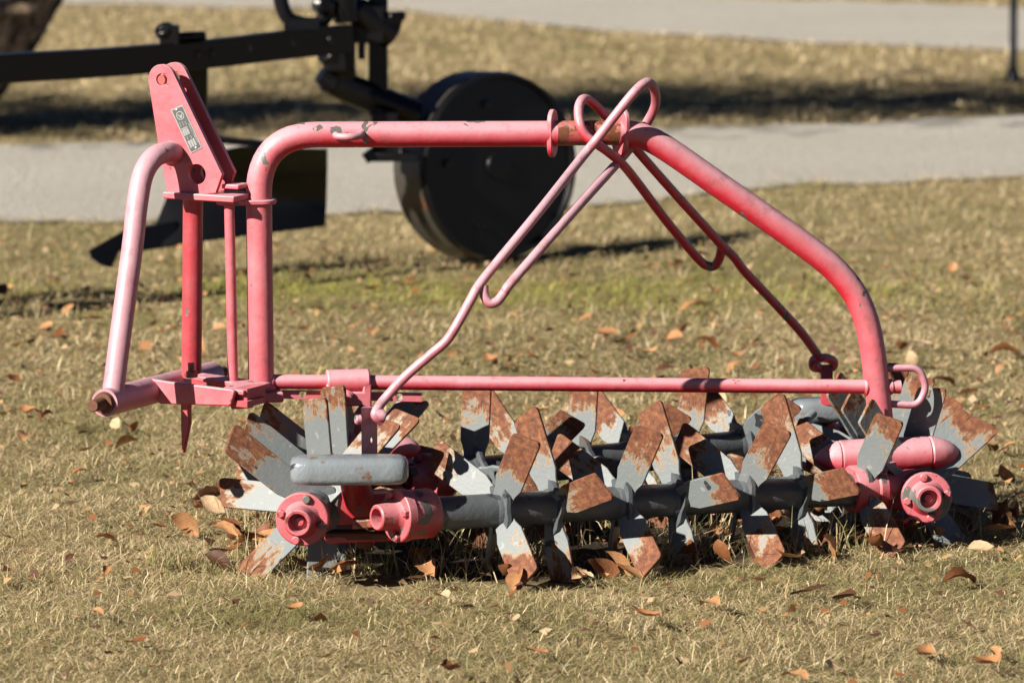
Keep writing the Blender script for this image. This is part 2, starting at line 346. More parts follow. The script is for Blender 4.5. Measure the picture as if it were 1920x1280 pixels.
def blades(x, y, h, w, lean, straight=0.5, zoff=0.0, gboost=0.0):
    n = len(x); a = rng.random(n)*2*np.pi; b = rng.random(n)*2*np.pi
    d = np.stack([np.cos(a), np.sin(a), np.zeros(n)], -1); s = np.stack([-np.sin(b), np.cos(b), np.zeros(n)], -1)
    s = s - d*np.sum(s*d, -1, keepdims=True)*0.6
    base = np.stack([x, y, gz(x, y) - 0.003 + zoff], -1); up = np.array([0, 0, 1.0])
    L = lean[:, None]; H = h[:, None]
    m1 = base + up*H*0.50*np.cos(L*0.78) + d*H*0.50*np.sin(L*0.78)
    tip = m1 + up*H*0.50*np.cos(L*1.35) + d*H*0.50*np.sin(L*1.35); tip[:, 2] = np.maximum(tip[:, 2], base[:, 2] + 0.006)
    ww = w[:, None]
    v = np.stack([base - s*ww*.5, base + s*ww*.5, m1 - s*ww*.42, m1 + s*ww*.42, tip], 1).reshape(-1, 3)
    k = (np.arange(n)*5)[:, None]
    q = k + np.array([[0, 1, 3, 2]]); t = k + np.array([[2, 3, 4]])
    g = rng.random(n) < np.clip(green_amount(x, y) + gboost, 0, 1)
    ms = np.exp(-(((y - 12.95)/0.40)**2)) * np.clip(0.8 + 0.8*vnoise(x*2.2, y*3, 24) - 0.3*np.clip(x, 0, 3), 0, 1)
    gc = np.where((rng.random(n) < 0.75*ms)[:, None], np.array([[0.30, 0.31, 0.06]]), GREEN[rng.integers(0, 4, n)])
    c = np.where(g[:, None], gc, STRAW[rng.integers(0, 5, n)]) * (0.72 + 0.5*rng.random((n, 1)))
    return v, q, t, np.repeat(c, 5, 0)
def lawn_patch(name, label_y0, y1, xhalf, dens, h0, w0, lean0=1.0, inner=0.0):
    y0 = label_y0; n = int((y1 - y0)*2*xhalf*dens); x = (rng.random(n)*2 - 1)*xhalf; y = y0 + (y1 - y0)*rng.random(n)
    keep = np.abs(x) >= inner
    for nm in EDG:
        ex, e0, e1 = EDG[nm]; m = 0.10*rng.random(n); keep &= ~((y > np.interp(x, ex, e0) + m) & (y < np.interp(x, ex, e1) - m))
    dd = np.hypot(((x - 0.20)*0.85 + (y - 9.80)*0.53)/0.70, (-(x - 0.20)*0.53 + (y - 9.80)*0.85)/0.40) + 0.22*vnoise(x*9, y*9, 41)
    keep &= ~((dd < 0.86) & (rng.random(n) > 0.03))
    x, y = x[keep], y[keep]; n = len(x)
    cl = 1 + 0.35*vnoise(x*7, y*7, 31) + 0.2*vnoise(x*2.4, y*2.4, 32) + 0.3*vnoise(x*19, y*19, 33)
    h = np.abs(rng.normal(h0, h0*0.38, n))*np.clip(cl, 0.5, 1.7) + 0.008
    lean = np.clip(rng.normal(lean0, 0.38, n), 0.05, 1.75)
    flat = rng.random(n) < 0.45; lean = np.where(flat, rng.uniform(1.35, 2.0, n), lean); h = np.where(flat, h*1.25, h)
    v, q, t, c = blades(x, y, h, w0*(0.6 + 0.8*rng.random(n)), lean, zoff=np.where(flat, 0.013*rng.random(n), 0.0))
    o = np_mesh(name, v, [q, t], M['grass'], c); o['kind'] = 'stuff'; o['label'] = label_y; o['category'] = 'grass'; return o
label_y = 'short half-dry grass of the lawn around the pink harrow'
lawn_patch('grass', 8.2, 11.1, 1.45, 46000, 0.020, 0.00135, 1.3)
label_y = 'short yellowish grass between the harrow and the gravel path'
lawn_patch('grass', 11.1, 15.6, 1.9, 15000, 0.024, 0.0022, 1.3)
label_y = 'dry grass strip between and beyond the two gravel paths'
lawn_patch('grass', 15.6, 22.5, 2.7, 3400, 0.026, 0.0055, 1.30)

label_y = 'grass of the lawn stretching away on both sides of the harrow'
lawn_patch('grass', 7.2, 15.6, 4.2, 2600, 0.028, 0.0042, 1.3, 1.45)
lawn_patch('grass', 15.6, 22.5, 5.2, 1000, 0.030, 0.0085, 1.3, 2.7)
# ------------------------------------------------------------------ the pink rotary harrow
base = PG(1130, 1010)
HR = tag(empty('rotary_harrow', base), 'faded pink tractor harrow with arched tube frame and rusty bladed rotors', 'harrow')
TR = 0.0215
yb = lambda px: 9.62 + (px - 487)/1165*0.16          # distance of the frame's upright plane along its length
F = lambda px, py, dy=0.0: P(px, py, yb(px) + dy)
X, Yv, Z = Vector((1, 0, 0)), Vector((0, 1, 0)), Vector((0, 0, 1))
fr = (F(1600, 720) - F(520, 715)); fr.z = 0; fr.normalize(); fn = Vector((-fr.y, fr.x, 0))   # frame direction, and away from the viewer
# arch: left upright with bend, sleeve, sloping right leg
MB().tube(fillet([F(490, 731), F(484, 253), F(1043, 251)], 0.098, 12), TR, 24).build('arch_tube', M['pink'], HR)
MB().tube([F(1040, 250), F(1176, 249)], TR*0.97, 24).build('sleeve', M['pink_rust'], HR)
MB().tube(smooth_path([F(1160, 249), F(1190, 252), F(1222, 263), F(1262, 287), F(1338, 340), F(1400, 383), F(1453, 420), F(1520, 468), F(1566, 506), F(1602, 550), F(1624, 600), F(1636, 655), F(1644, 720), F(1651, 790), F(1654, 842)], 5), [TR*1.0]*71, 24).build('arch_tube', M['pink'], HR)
def collar(px, py, half, r, yaw, tilt=0.0):
    d = Matrix.Rotation(yaw, 3, 'Z') @ fr; u = Matrix.Rotation(tilt, 3, d) @ Z; w = d.cross(u); c = F(px, py)
    MB().prism(capsule(c - d*0.004, u, w, half, r), d*0.008).build('collar_plate', M['pink'], HR, bevel=0.0015)
collar(1036, 250, 0.0175, 0.0225, R(-24)); collar(1164, 247, 0.0190, 0.0225, R(22), R(4))
# oblong eye welded on the arch
MB().tube(smooth_path([F(630, 253, -0.018), F(633, 256, -0.034), F(654, 257, -0.044), F(674, 255, -0.034), F(678, 251, -0.018)], 4), 0.0062, 10).build('welded_eye', M['pink_pale'], HR)
# lower bar, end stub, loop handle
MB().tube([F(505, 715), F(1640, 725)], 0.0122, 20).build('lower_bar', M['pink'], HR)
MB().tube([F(1655, 725), F(1672, 725)], 0.0135, 20).tube([F(1672, 725), F(1688, 725)], 0.0115, 20).build('bar_end', M['pink'], HR)
MB().tube(fillet([F(1664, 690), F(1724, 689), F(1737, 727), F(1722, 760), F(1668, 757)], [0.026, 0.03, 0.024], 6), 0.0062, 14).build('loop_handle', M['pink_pale'], HR)
# collar and foot of the left upright
c = F(462, 378)
MB().prism(capsule(c - Z*0.004, fr, fn, 0.024, 0.026), Z*0.0085).build('collar_plate', M['pink'], HR, bevel=0.002)
c = F(492, 740); MB().box(c, fr*0.032, fn*0.034, Z*0.0085).build('foot_plate', M['pink'], HR, bevel=0.003)
# perforated adjusting strip under the lower bar
o_ = F(520, 741, 0.004); n_ = fn
strip = [PL(x, y, o_, n_) for x, y in ((520, 732), (791, 737), (791, 753), (520, 747))]
holes = [circ(PL(x, y, o_, n_), fr, Z, 0.0062, 16) for x, y in ((568, 739), (650, 742), (749, 744))]
MB().prism(strip, n_*0.007, holes).build('adjusting_strip', M['pink'], HR)
# welds
for p in (F(510, 715), F(1626, 725)):
    MB().lathe(p - fr*0.004, fr, [(-0.002, 0.013), (0.001, 0.0158), (0.005, 0.0150), (0.008, 0.0125)], 18).build('weld_bead', M['pink'], HR)
MB().lathe(F(489, 729), Z, [(0.0, 0.026), (0.004, 0.0262), (0.008, 0.0218)], 20).build('weld_bead', M['pink'], HR)

# left hanger casting on the lower bar, with its bolt, and the pivots
hc = F(652, 716)
m = MB(); m.tube([hc - fr*0.036, hc + fr*0.036], 0.0215, 22)
for sx in (-1, 1):
    a = hc + fr*(0.030*sx)
    m.prism([a - fn*0.021 - fr*0.0075, a - fn*0.021 + fr*0.0075, a + fn*0.021 + fr*0.0075, a + fn*0.021 - fr*0.0075], -Z*0.052)
    m.tube([a - Z*0.046, F(652 + 24*sx, 775), F(652 + 21*sx, 838)], [0.0125, 0.0095, 0.013], 12)
m.box(hc - Z*0.026 , fr*0.03, fn*0.021, Z*0.012)
m.build('hanger_casting', M['pink'], HR, bevel=0.003)
b0 = F(649, 743, -0.022)
MB().lathe(b0, -fn, [(0, 0.0115), (0.005, 0.0115), (0.0055, 0.0085), (0.011, 0.008), (0.012, 0.006)], 12).build('bolt', M['pink'], HR)
def pivot(pa, pb, r, noseA=True, noseB=True):
    d = (pb - pa); L = d.length; d.normalize()
    o = MB().lathe(pa, d, [(0.045, r*0.86), (0.048, r*0.98), (L*0.5, r*1.05), (L-0.058, r*0.99), (L-0.055, r*0.86)], 26).build('pivot_tube', M['pink'], HR)
    o2 = MB().lathe(pa + d*0.046, -d, [(0, r*0.90), (0.003, r*0.96), (0.016, r*0.80), (0.030, r*0.52), (0.040, r*0.22), (0.044, 0.001)], 24).build('nose_cone', M['pink'], o)
    o3 = MB().lathe(pb - d*0.056, d, [(0, r*0.92), (0.003, r*1.0), (0.020, r*0.90), (0.038, r*0.66), (0.050, r*0.34), (0.055, 0.001)], 24).build('nose_cone', M['pink'], o)
    for q, s, e in ((pa, 1, o2), (pb, -1, o3)):
        h = q + d*(0.028*s) + Z*(r*0.55) - Yv*(r*0.42)
        MB().lathe(h, (Z*0.55 - Yv*0.42).normalized(), [(-0.004, 0.004), (0.001, 0.004), (0.002, 0.002)], 10).build('grease_screw', M['pink'], o)
    MB().lathe(pa + d*(L - 0.0575), d, [(0, r*0.90), (0.0025, r*0.90)], 24).build('seal_ring', M['rust'], o)
    return o
pivot(P(1524, 860, 9.755), P(1800, 848, 9.815), 0.0300)
pivot(P(604, 838, 9.645), P(790, 841, 9.65), 0.0275)
MB().lathe(F(1654, 838), -Z, [(0, TR), (0.010, 0.024), (0.022, 0.032)], 22).build('weld_bead', M['pink'], HR)

# rotors --------------------------------------------------------------
bl = MB()                                             # one blade: x along its length, y across, z thickness
out = [(-0.004, -0.019), (0.018, -0.022), (0.036, -0.0280), (0.130, -0.0285), (0.1355, -0.0270), (0.1385, -0.0225), (0.1495, 0.0185), (0.1497, 0.0235), (0.1465, 0.0270), (0.141, 0.0285), (0.036, 0.0280), (0.018, 0.022), (-0.004, 0.019)]
out = [(x*0.925, y*0.90) for x, y in out]
bl.prism([Vector((x, y, -0.003)) for x, y in out], Vector((0, 0, 0.006)))
import bmesh
bme = bpy.data.meshes.new('blade'); bme.from_pydata([tuple(v) for v in bl.v], [], bl.f)
bm = bmesh.new(); bm.from_mesh(bme); bmesh.ops.recalc_face_normals(bm, faces=bm.faces)
bmesh.ops.bevel(bm, geom=[e for e in bm.edges if e.calc_length() > 0.0065 and len(e.link_faces) == 2 and e.calc_face_angle() > 1.2], offset=0.0008, segments=1, affect='EDGES')
bm.to_mesh(bme); bm.free(); bme.materials.append(M['blade'])
LONG = {1: [(3, 1.0), (-2, -1.0), (12, 1.0), (-28, 1.0)], -1: [(-10, 0.85), (10, 0.7), (4, -0.6), (-10, 1.0)]}     # lean along the axle, twist
REAR = {1: [(8, 1.0), (-2, -1.0), (12, 1.0), (-14, 0.9)], -1: [(2, 0.85), (10, 0.7), (4, -0.6), (-10, 1.0)]}
SIDE = {1: [(17, 0.22), (-17, 0.22), (17, 0.22), (-17, 0.22)], -1: [(-17, 0.22), (17, 0.22), (-17, 0.22), (17, 0.22)]}
def rotor(pa, pb, discs, rs=0.0275, table=LONG, wob=3.0, rust=0.0, size=1.0, wsc=1.0, clear=0):
    a = (pb - pa).normalized(); u = (Z - a*a.z).normalized(); v = a.cross(u)
    m = MB().tube([pa, pb], rs, 26)
    for (d, ph, sg) in discs:                         # star plates on the shaft
        c = pa + a*d
        star = []
        for k in range(16):
            th = R(ph) + 2*math.pi*k/16; rr = 0.047 if k % 4 in (0,) else (0.043 if k % 2 else 0.037)
            star.append(c - a*0.0035 + (u*math.cos(th) + v*math.sin(th))*rr)
        m.prism(star, a*0.007)
        m.lathe(c, a, [(-0.012, rs), (-0.0065, rs*1.10), (0.0065, rs*1.10), (0.012, rs)], 24)
    sh = m.build('rotor_shaft', M['shaft'], HR)
    for (d, ph, sg) in discs:
        for k in range(4):
            th = R(ph + 90*k + random.uniform(-wob, wob)); be, hand = table[sg][k]; be = R(be + random.uniform(-2, 2))
            r = u*math.cos(th) + v*math.sin(th); tg = -u*math.sin(th) + v*math.cos(th)
            if clear and (d, ph, sg) in discs[:clear] and math.sin(th) > 0.2 and math.cos(th) < 0.3: continue       # room for the corner bracket
            if table is SIDE: hand = 0.65 if math.sin(th - 0.75) < 0 and math.sin(th) < -0.25 else -0.65   # pressed to alternate sides
            L = (r*math.cos(be) + a*math.sin(be)).normalized()
            w = tg*0.80 + a*(0.60*hand); w = (w - L*w.dot(L)).normalized(); n = L.cross(w)
            o = bpy.data.objects.new('blade', bme); COL.objects.link(o); o.parent = sh
            loc = pa + a*d + r*0.026
            mt = Matrix((L, w, n)).transposed().to_4x4(); mt.translation = loc - WL[sh.name]; o.matrix_local = mt @ Matrix.Diagonal((size, wsc, 1, 1)); o.color = (0.5 + rust, 0.5, 0.5, 1)
    return sh
AZ = 0.132                                            # axle height above the lawn
B0, B1 = PG(752, 966, 0.120), PG(1640, 914, 0.101)
ab = (B1 - B0).normalized()
def along(p0, p1, px):                                # distance along an axle where it crosses a photo column
    lo, hi = 0.0, 1.0
    f = lambda t: (lambda q: 960 + FPX*q.x/(q.y*_f.y + (q.z-CAMH)*_f.z))(p0 + (p1-p0)*t)
    for _ in range(40):
        t = (lo+hi)/2
        if f(t) < px: lo = t
        else: hi = t
    return (p1-p0).length*lo
rotor(B0, B1, [(along(B0, B1, x), 36, 1) for x in (935, 1163, 1393, 1612)] + [(along(B0, B1, x), -18, -1) for x in (1034, 1265, 1493)], rust=0.15)
D0, D1 = PG(800, 896, 0.122), PG(1500, 824, 0.108)
rotor(D0, D1, [(along(D0, D1, x), 50, 1) for x in (985, 1182, 1385)] + [(along(D0, D1, x), 4, -1) for x in (888, 1088, 1290)], table=REAR, size=0.9, rust=0.2)
A0 = PG(570, 970, 0.120); A1 = A0 + Vector((0.085, 0.52, 0.0))
rotor(A0, A1, [(0.095, -48, -1), (0.225, -48, -1), (0.355, -48, -1)] + [(0.160, -88, 1), (0.290, -88, 1), (0.420, -88, 1)], clear=6, table=SIDE, rust=-0.22, wsc=0.97, size=1.2)
C0 = PG(1735, 930, 0.096); C1 = C0 + Vector((-0.085, 0.60, 0.0))
rotor(C0, C1, [(0.085, 56, 1), (0.235, 56, 1), (0.385, 56, 1)] + [(0.160, 14, -1), (0.310, 14, -1), (0.460, 14, -1)], table=SIDE, rust=-0.22, wsc=0.97, size=1.12)

# bearing hubs at the rotor ends -----------------------------------------
def hub(p, d, mat, flange=0.043, housing=0.05, cup=0.022, cupl=0.024, phase=20, dent=True):
    d = d.normalized(); u, w = perp(d)                # d points out of the end of the shaft
    m = MB().lathe(p, d, [(-housing, flange*0.86), (-housing+0.004, flange*0.93), (-0.012, flange*0.93), (-0.009, flange), (0.005, flange), (0.0065, flange*0.96), (0.007, cup*1.38), (0.012, cup*1.15), (0.016, cup*1.10),
        (0.016+cupl, cup), (0.018+cupl, cup*0.9), (0.0175+cupl, cup*0.72), (0.004+cupl*0.6, cup*0.66), (0.003+cupl*0.6, cup*0.36), (0.010+cupl*0.7, cup*0.30), (0.011+cupl*0.7, 0.001)], 28)
    h = m.build('bearing_hub', mat, HR)
    for k in range(4):
        a = R(phase + 90*k); c = p + (u*math.cos(a) + w*math.sin(a))*flange*0.80
        MB().lathe(c, d, [(0.004, 0.0072), (0.0135, 0.0070), (0.0150, 0.0052)], 6 if k % 2 else 10).build('bolt', mat, h)
    return h
hub(A0 + (A0-A1).normalized()*0.012, A0 - A1, M['hub'], 0.0435, 0.03, phase=-15)
hub(B0 - ab*0.004, B0 - B1 + Vector((0.06, -0.12, 0.0)), M['hub'], 0.0435, 0.062, 0.021, 0.026, phase=15)
hub(C0 - (C1-C0).normalized()*0.010, C0 - C1 + Vector((-0.06, 0, 0.05)), M['hub'], 0.0425, 0.035, phase=10)
hub(B1, ab, M['hub'], 0.043, 0.05)
hub(D0, D0 - D1, M['hub'], 0.042, 0.04); hub(D1, D1 - D0, M['hub'], 0.042, 0.05); hub(A1, A1 - A0, M['hub'], 0.042, 0.04); hub(C1, C1 - C0, M['hub'], 0.042, 0.04)

# corner brackets and weights --------------------------------------------
def corner(p, q, apex, mat, th=0.011):                # bracket plate joining two hubs and rising to its pivot or weight
    d = (q - p); d.z = 0; d.normalize(); n = Vector((-d.y, d.x, 0))
    m = MB(); c = (p + q)/2
    m.box(c, d*((q-p).length/2), n*0.018, Z*0.026)
    m.box(c - Z*0.046, d*((q-p).length/2 - 0.01), n*0.030, Z*0.0055)
    m.tube([c, c*0.4 + apex*0.6, apex], [0.030, 0.024, 0.022], 14)
    return m.build('corner_bracket', mat, HR, bevel=0.003)
fl = (P(655, 880, 9.335))
corner(A0 + Vector((0.02, 0.10, -0.004)), B0 + Vector((0.0, 0.105, -0.004)), fl + Vector((0.0, 0.075, -0.006)), M['red'])
tongue = PG(695, 992, 0.095)
MB().prism([tongue + Vector(v) for v in ((-0.03, 0.0, 0), (0.012, -0.004, 0.004), (0.036, -0.03, 0.004), (0.05, 0.01, 0.004), (-0.03, 0.035, 0))], Z*0.014).build('bracket_tongue', M['pink_rust'], HR, bevel=0.002)
t2 = PG(668, 1002, 0.075); MB().box(t2, X*0.05, Yv*0.02, Z*0.006).build('bracket_tongue', M['rust'], HR, bevel=0.002)
MB().lathe(PG(684, 1000, 0.075) , -Z, [(-0.03, 0.010), (0.012, 0.010), (0.0125, 0.014), (0.022, 0.014)], 12).build('bolt', M['rust'], HR)
corner(B1 + Vector((-0.01, 0.04, -0.01)), C0 + Vector((-0.01, 0.07, -0.01)), P(1706, 872, 9.795), M['red'])
corner(D1 + Vector((0.0, 0.0, 0)), C1 + Vector((0, -0.01, 0)), P(1540, 785, 10.21), M['red'])
corner(A1, D0, P(690, 842, 9.69), M['red'])
def weight(c, d, half, r):
    prof = [(-half, r*0.55), (-half+0.004, r*0.82), (-half+0.012, r*0.97), (-half+0.03, r), (half-0.03, r), (half-0.012, r*0.96), (half-0.004, r*0.80), (half, r*0.5)]
    m = MB(); d = d.normalized(); n = Vector((-d.y, d.x, 0)); k = 24; v = []; f = []
    for (x, q) in prof:                               # squarish rounded section, wider than high
        for j in range(k):
            a = 2*math.pi*j/k; ca, sa = math.cos(a), math.sin(a)
            e = lambda t: math.copysign(abs(t)**0.6, t)
            v.append(c + d*x + n*(e(ca)*q*1.5) + Z*(e(sa)*q*(1 + 0.012*math.sin(9*x/half + 3*a))))
    for i in range(len(prof)-1):
        for j in range(k): f.append((i*k+j, i*k+(j+1) % k, (i+1)*k+(j+1) % k, (i+1)*k+j))
    f.append(tuple(range(k))[::-1]); f.append(tuple((len(prof)-1)*k + j for j in range(k)))
    return m.add(v, f).build('counterweight', M['weight'], HR)
weight(fl, Vector((1, 0.04, 0)), 0.095, 0.0235)
wb = P(1542, 768, 10.20); weight(wb, Vector((1, 0.25, 0)), 0.054, 0.0215)
MB().tube(smooth_path([P(1525, 775, 10.15), P(1512, 788, 10.125), P(1504, 806, 10.115), P(1500, 814, 10.115)], 5), 0.0075, 12).build('grey_peg', M['weight'], HR)
# upright flat bars that the levers hook to
MB().prism([P(677, 764, 9.375), P(702, 764, 9.40), P(703, 858, 9.40), P(678, 858, 9.375)], Vector((0.004, 0.012, 0)), [circ(P(694, 826, 9.389), Vector((0.6, 0.8, 0)).normalized(), Z, 0.006, 14)]).build('lever_strap', M['pink_pale'], HR)
MB().lathe(P(676, 786, 9.38), Vector((-1, -0.3, 0)), [(0, 0.008), (0.007, 0.008), (0.009, 0.006)], 12).build('bolt', M['pink_pale'], HR)
MB().box(P(1550, 722, 10.175), X*0.0105, Yv*0.006, Z*0.036).build('lever_strap', M['red'], HR, bevel=0.002)
# levers: long rods ending in a closed loop that straddles the arch
rr = 0.0079
ya = yb(1140); y_f, y_r = ya - 0.031, ya + 0.031
lv = lambda pts: [P(*p) for p in pts]
front = [(716, 790, 9.388), (704, 779, 9.382), (708, 766, 9.388), (724, 745, 9.405), (760, 706, 9.405), (806, 666, 9.405), (838, 638, 9.405), (862, 600, 9.408), (884, 560, 9.42), (908, 522, 9.435), (1010, 398, 9.505), (1090, 297, ya-0.06), (1118, 263, ya-0.049), (1160, 209, ya-0.049), (1186, 177, ya-0.045), (1203, 160, ya-0.035), (1217, 155, ya-0.020), (1228, 172, ya+0.0), (1228, 200, ya+0.022), (1212, 232, ya+0.040), (1190, 266, ya+0.043), (1165, 297, ya+0.020), (1060, 414, 9.535), (962, 526, 9.445), (946, 548, 9.438), (932, 565, 9.432), (918, 568, 9.43), (909, 555, 9.431), (907, 535, 9.433)]
o = MB().tube(smooth_path(lv(front), 5), rr, 14).build('lever_rod', M['pink_pale'], HR)
MB().lathe(P(712, 778, 9.384), Vector((1, -0.2, -0.3)), [(-0.012, 0.006), (-0.01, 0.010), (0.004, 0.011), (0.010, 0.008)], 12).build('rod_eye', M['pink_pale'], o)
ry = lambda x, y: yb(x - 745*(y - 250)/494) + 0.55*(y - 250)/494 - 0.004
rear = [(1536, 690, 10.175), (1526, 688, 10.16), (1525, 676, 10.147), (1533, 668, 10.145), (1526, 655, 10.135)] + [(x, y, ry(x, y)) for x, y in ((1500, 620), (1456, 572), (1420, 534), (1394, 506), (1376, 482), (1352, 458), (1270, 368))] + [(1195, 283, ya+0.05)] + [(1170, 252, ya+0.036), (1140, 222, ya+0.032), (1122, 203, ya+0.026), (1104, 188, ya+0.012), (1092, 187, ya-0.004), (1085, 204, ya-0.020), (1087, 232, ya-0.036), (1098, 254, ya-0.037), (1116, 268, ya-0.032), (1140, 285, ya-0.018), (1166, 307, ya+0.01), (1192, 338, ry(1192, 338))] + [(x, y, ry(x, y)) for x, y in ((1250, 415), (1308, 484), (1326, 498), (1340, 498), (1349, 484), (1353, 464))]
o = MB().tube(smooth_path(lv(rear), 5), rr, 14).build('lever_rod', M['pink'], HR)
MB().tube(smooth_path(lv([(1532, 672, 10.155), (1548, 671, 10.14), (1563, 677, 10.155), (1561, 688, 10.185), (1545, 692, 10.195), (1530, 686, 10.175)]), 5), 0.0078, 12).build('rod_eye', M['pink'], o)

# three-point hitch ------------------------------------------------------
el = Vector((0.885, -0.465, 0)); cr = Vector((0.465, 0.885, 0))       # hitch is swung round on its pivot
o_ = P(416, 330, 9.585)
def plate(shift, name):
    oo = o_ + cr*shift; q = lambda x, y: PL(x, y, o_, cr) + cr*shift
    cen = q(303, 150); rd = 0.0255
    pts = [q(315, 368), q(296, 266)] + circ(cen, el, Z, rd, 12, math.pi*1.06, math.pi*0.14, False) + [q(416, 327), q(404, 362)]
    h1 = circ(q(369, 327), el, Z, 0.0170, 24); h2 = circ(cen, el, Z, 0.0105, 18)
    return MB().prism(pts, cr*0.0085, [h1, h2]).build(name, M['pink'], HR, bevel=0.0015)
plate(0.0, 'mast_plate'); plate(0.040, 'mast_plate')
pc = PL(303, 150, o_, cr)
MB().lathe(pc - cr*0.001, cr, [(0, 0.0075), (0.011, 0.0080), (0.0115, 0.006), (0.012, 0.001)], 14).build('pin_stub', M['pink_rust'], HR)
q = lambda x, y: PL(x, y, o_, cr)
bp = (q(312, 369) + q(445, 369))/2 + cr*0.024
MB().box(bp, el*((q(445, 369) - q(312, 369)).length/2), cr*0.036, Z*0.0055).build('mast_base_plate', M['pink'], HR, bevel=0.002)
MB().box(q(424, 352) + cr*0.030, el*0.016, cr*0.018, Z*0.004).build('hinge_lug', M['pink'], HR, bevel=0.002)
# nameplate
cs = [(320.5, 206), (343, 196.5), (380, 277), (358.5, 288)]
c4 = [q(*p) - cr*0.0012 for p in cs]
def npt(s, t, lift=0.0): return (c4[0]*(1-s)+c4[1]*s)*(1-t) + (c4[3]*(1-s)+c4[2]*s)*t - cr*lift
def nrect(s0, s1, t0, t1, lift, th=0.0004): return [npt(s0, t0, lift), npt(s1, t0, lift), npt(s1, t1, lift), npt(s0, t1, lift)], cr*th
NPL = MB().prism([npt(0, 0), npt(1, 0), npt(1, 1), npt(0, 1)], cr*0.0018).build('nameplate', M['alu'], HR)
NPL['label'] = 'riveted metal nameplate with round emblem and printed boxes'
MB().prism(*nrect(0.09, 0.91, 0.03, 0.97, 0.0004)).build('printed_field', M['print'], NPL)
ex = (npt(1, 0.2) - npt(0, 0.2)).normalized(); ey = (npt(0.5, 0) - npt(0.5, 1)).normalized(); ec = npt(0.5, 0.19, 0.0008)
MB().prism(circ(ec, ex, ey, 0.0075, 24), cr*0.0004, [circ(ec, ex, ey, 0.0059, 24)]).build('emblem_ring', M['alu'], NPL)
MB().prism([ec + ex*x*0.0060 + ey*y*0.0060 for x, y in ((-0.75, 0.45), (-0.45, 0.60), (-0.05, -0.25), (0.10, 0.2), (0.35, 0.05), (0.62, 0.45), (0.85, 0.2), (0.30, -0.75), (-0.10, -0.85))], cr*0.0004).build('emblem_mark', M['alu'], NPL)
m = MB()
for (s0, s1, t0, t1) in [(0.14, 0.62, 0.47, 0.50)] + [(0.14 + 0.17*i, 0.285 + 0.17*i, 0.45, 0.62) for i in range(3)] + [(0.18 + 0.2*i, 0.34 + 0.2*i, 0.74, 0.90) for i in range(3)]:
    m.prism(*nrect(s0, s1, t0, t1, 0.0008))
m.build('entry_boxes', M['alu'], NPL)
m = MB()
random.seed(3)
for s, t0, t1 in ((0.20, 0.31, 0.42), (0.40, 0.33, 0.41), (0.62, 0.34, 0.42), (0.80, 0.42, 0.58), (0.82, 0.62, 0.86), (0.55, 0.66, 0.71), (0.25, 0.65, 0.71)):
    t = t0
    while t < t1: m.prism(*nrect(s, s + 0.055 + random.random()*0.03, t, t + 0.010 + random.random()*0.006, 0.0008)); t += 0.022
m.build('fine_print', M['alu'], NPL)
for s, t in ((0.42, 0.055), (0.55, 0.945)):
    MB().lathe(npt(s, t, 0.0004), -cr, [(0, 0.0024), (0.001, 0.0021), (0.0016, 0.001)], 10).build('rivet', M['alu'], NPL)
# mast tubes
MB().tube(smooth_path([P(211, 744, 9.442), P(223, 650, 9.463), P(238, 540, 9.49), P(250, 450, 9.512), P(257, 385, 9.53), P(268, 328, 9.55), P(288, 296, 9.572), P(312, 286, 9.60), P(330, 288, 9.634)], 6), 0.0178, 22).build('brace_tube', M['pink_pale'], HR)
MB().lathe(P(318, 286, 9.628), P(340, 290, 9.655) - P(312, 286, 9.618), [(-0.003, 0.018), (0.002, 0.0205), (0.006, 0.019)], 18).build('weld_bead', M['pink'], HR)
MB().tube([P(362, 372, 9.665), P(359, 706, 9.69)], 0.0168, 22).build('mast_tube', M['red'], HR)
MB().tube([P(430, 385, 9.60), P(437, 722, 9.60)], 0.0086, 14).build('hinge_pin', M['pink'], HR)
# lower link tube with stepped pin
la, lb = P(196, 755, 9.41), P(398, 702, 9.85)
ld = (lb - la).normalized()
MB().lathe(la, ld, [(0, 0.0205), (0.0, 0.0228), ((lb-la).length, 0.0222)], 26).build('lower_link_tube', M['pink_pale'], HR)
MB().lathe(la, -ld, [(0, 0.0185), (0.010, 0.0165), (0.011, 0.0105), (0.046, 0.0100), (0.049, 0.0085)], 20).build('link_pin', M['rust'], HR)
MB().lathe(lb, ld, [(0, 0.0170), (0.006, 0.0105), (0.05, 0.0100)], 20).build('link_pin', M['rust'], HR)
MB().lathe(P(210, 740, 9.443), Z, [(-0.004, 0.0215), (0.004, 0.0205), (0.007, 0.0178)], 18).build('weld_bead', M['pink_pale'], HR)
# hitch channel: front cheek, sloping top, rear cheek
h0 = P(350, 738, 9.545)
qq = lambda x, y: PL(x, y, h0, cr)
MB().prism([qq(x, y) for x, y in ((267, 708), (319, 716), (434, 730), (439, 734), (433, 759), (428, 761), (299, 757), (284, 738), (266, 714))], cr*0.009).build('hitch_cheek', M['pink'], HR, bevel=0.002)
MB().prism([p + cr*0.10 for p in [qq(x, y) for x, y in ((300, 720), (319, 714), (437, 733), (430, 758), (300, 752))]], cr*0.009).build('hitch_cheek', M['red'], HR, bevel=0.002)
tp = [qq(319, 714) + cr*0.072, qq(330, 716) + cr*0.109, qq(446, 733) + cr*0.109, qq(450, 734) + cr*0.011, qq(412, 728) + cr*0.011, qq(398, 726) + cr*0.062]
MB().prism(tp, -Z*0.008).build('hitch_top', M['pink'], HR, bevel=0.0015)
MB().box(qq(438, 758) + cr*0.04, el*0.020, cr*0.03, Z*0.005).tube([qq(418, 765) + cr*0.03, qq(455, 762) + cr*0.03], 0.006, 10).box(qq(440, 745) + cr*0.05, el*0.012, cr*0.03, Z*0.012).build('hinge_block', M['red'], HR)
sp = qq(334, 752) + cr*0.02
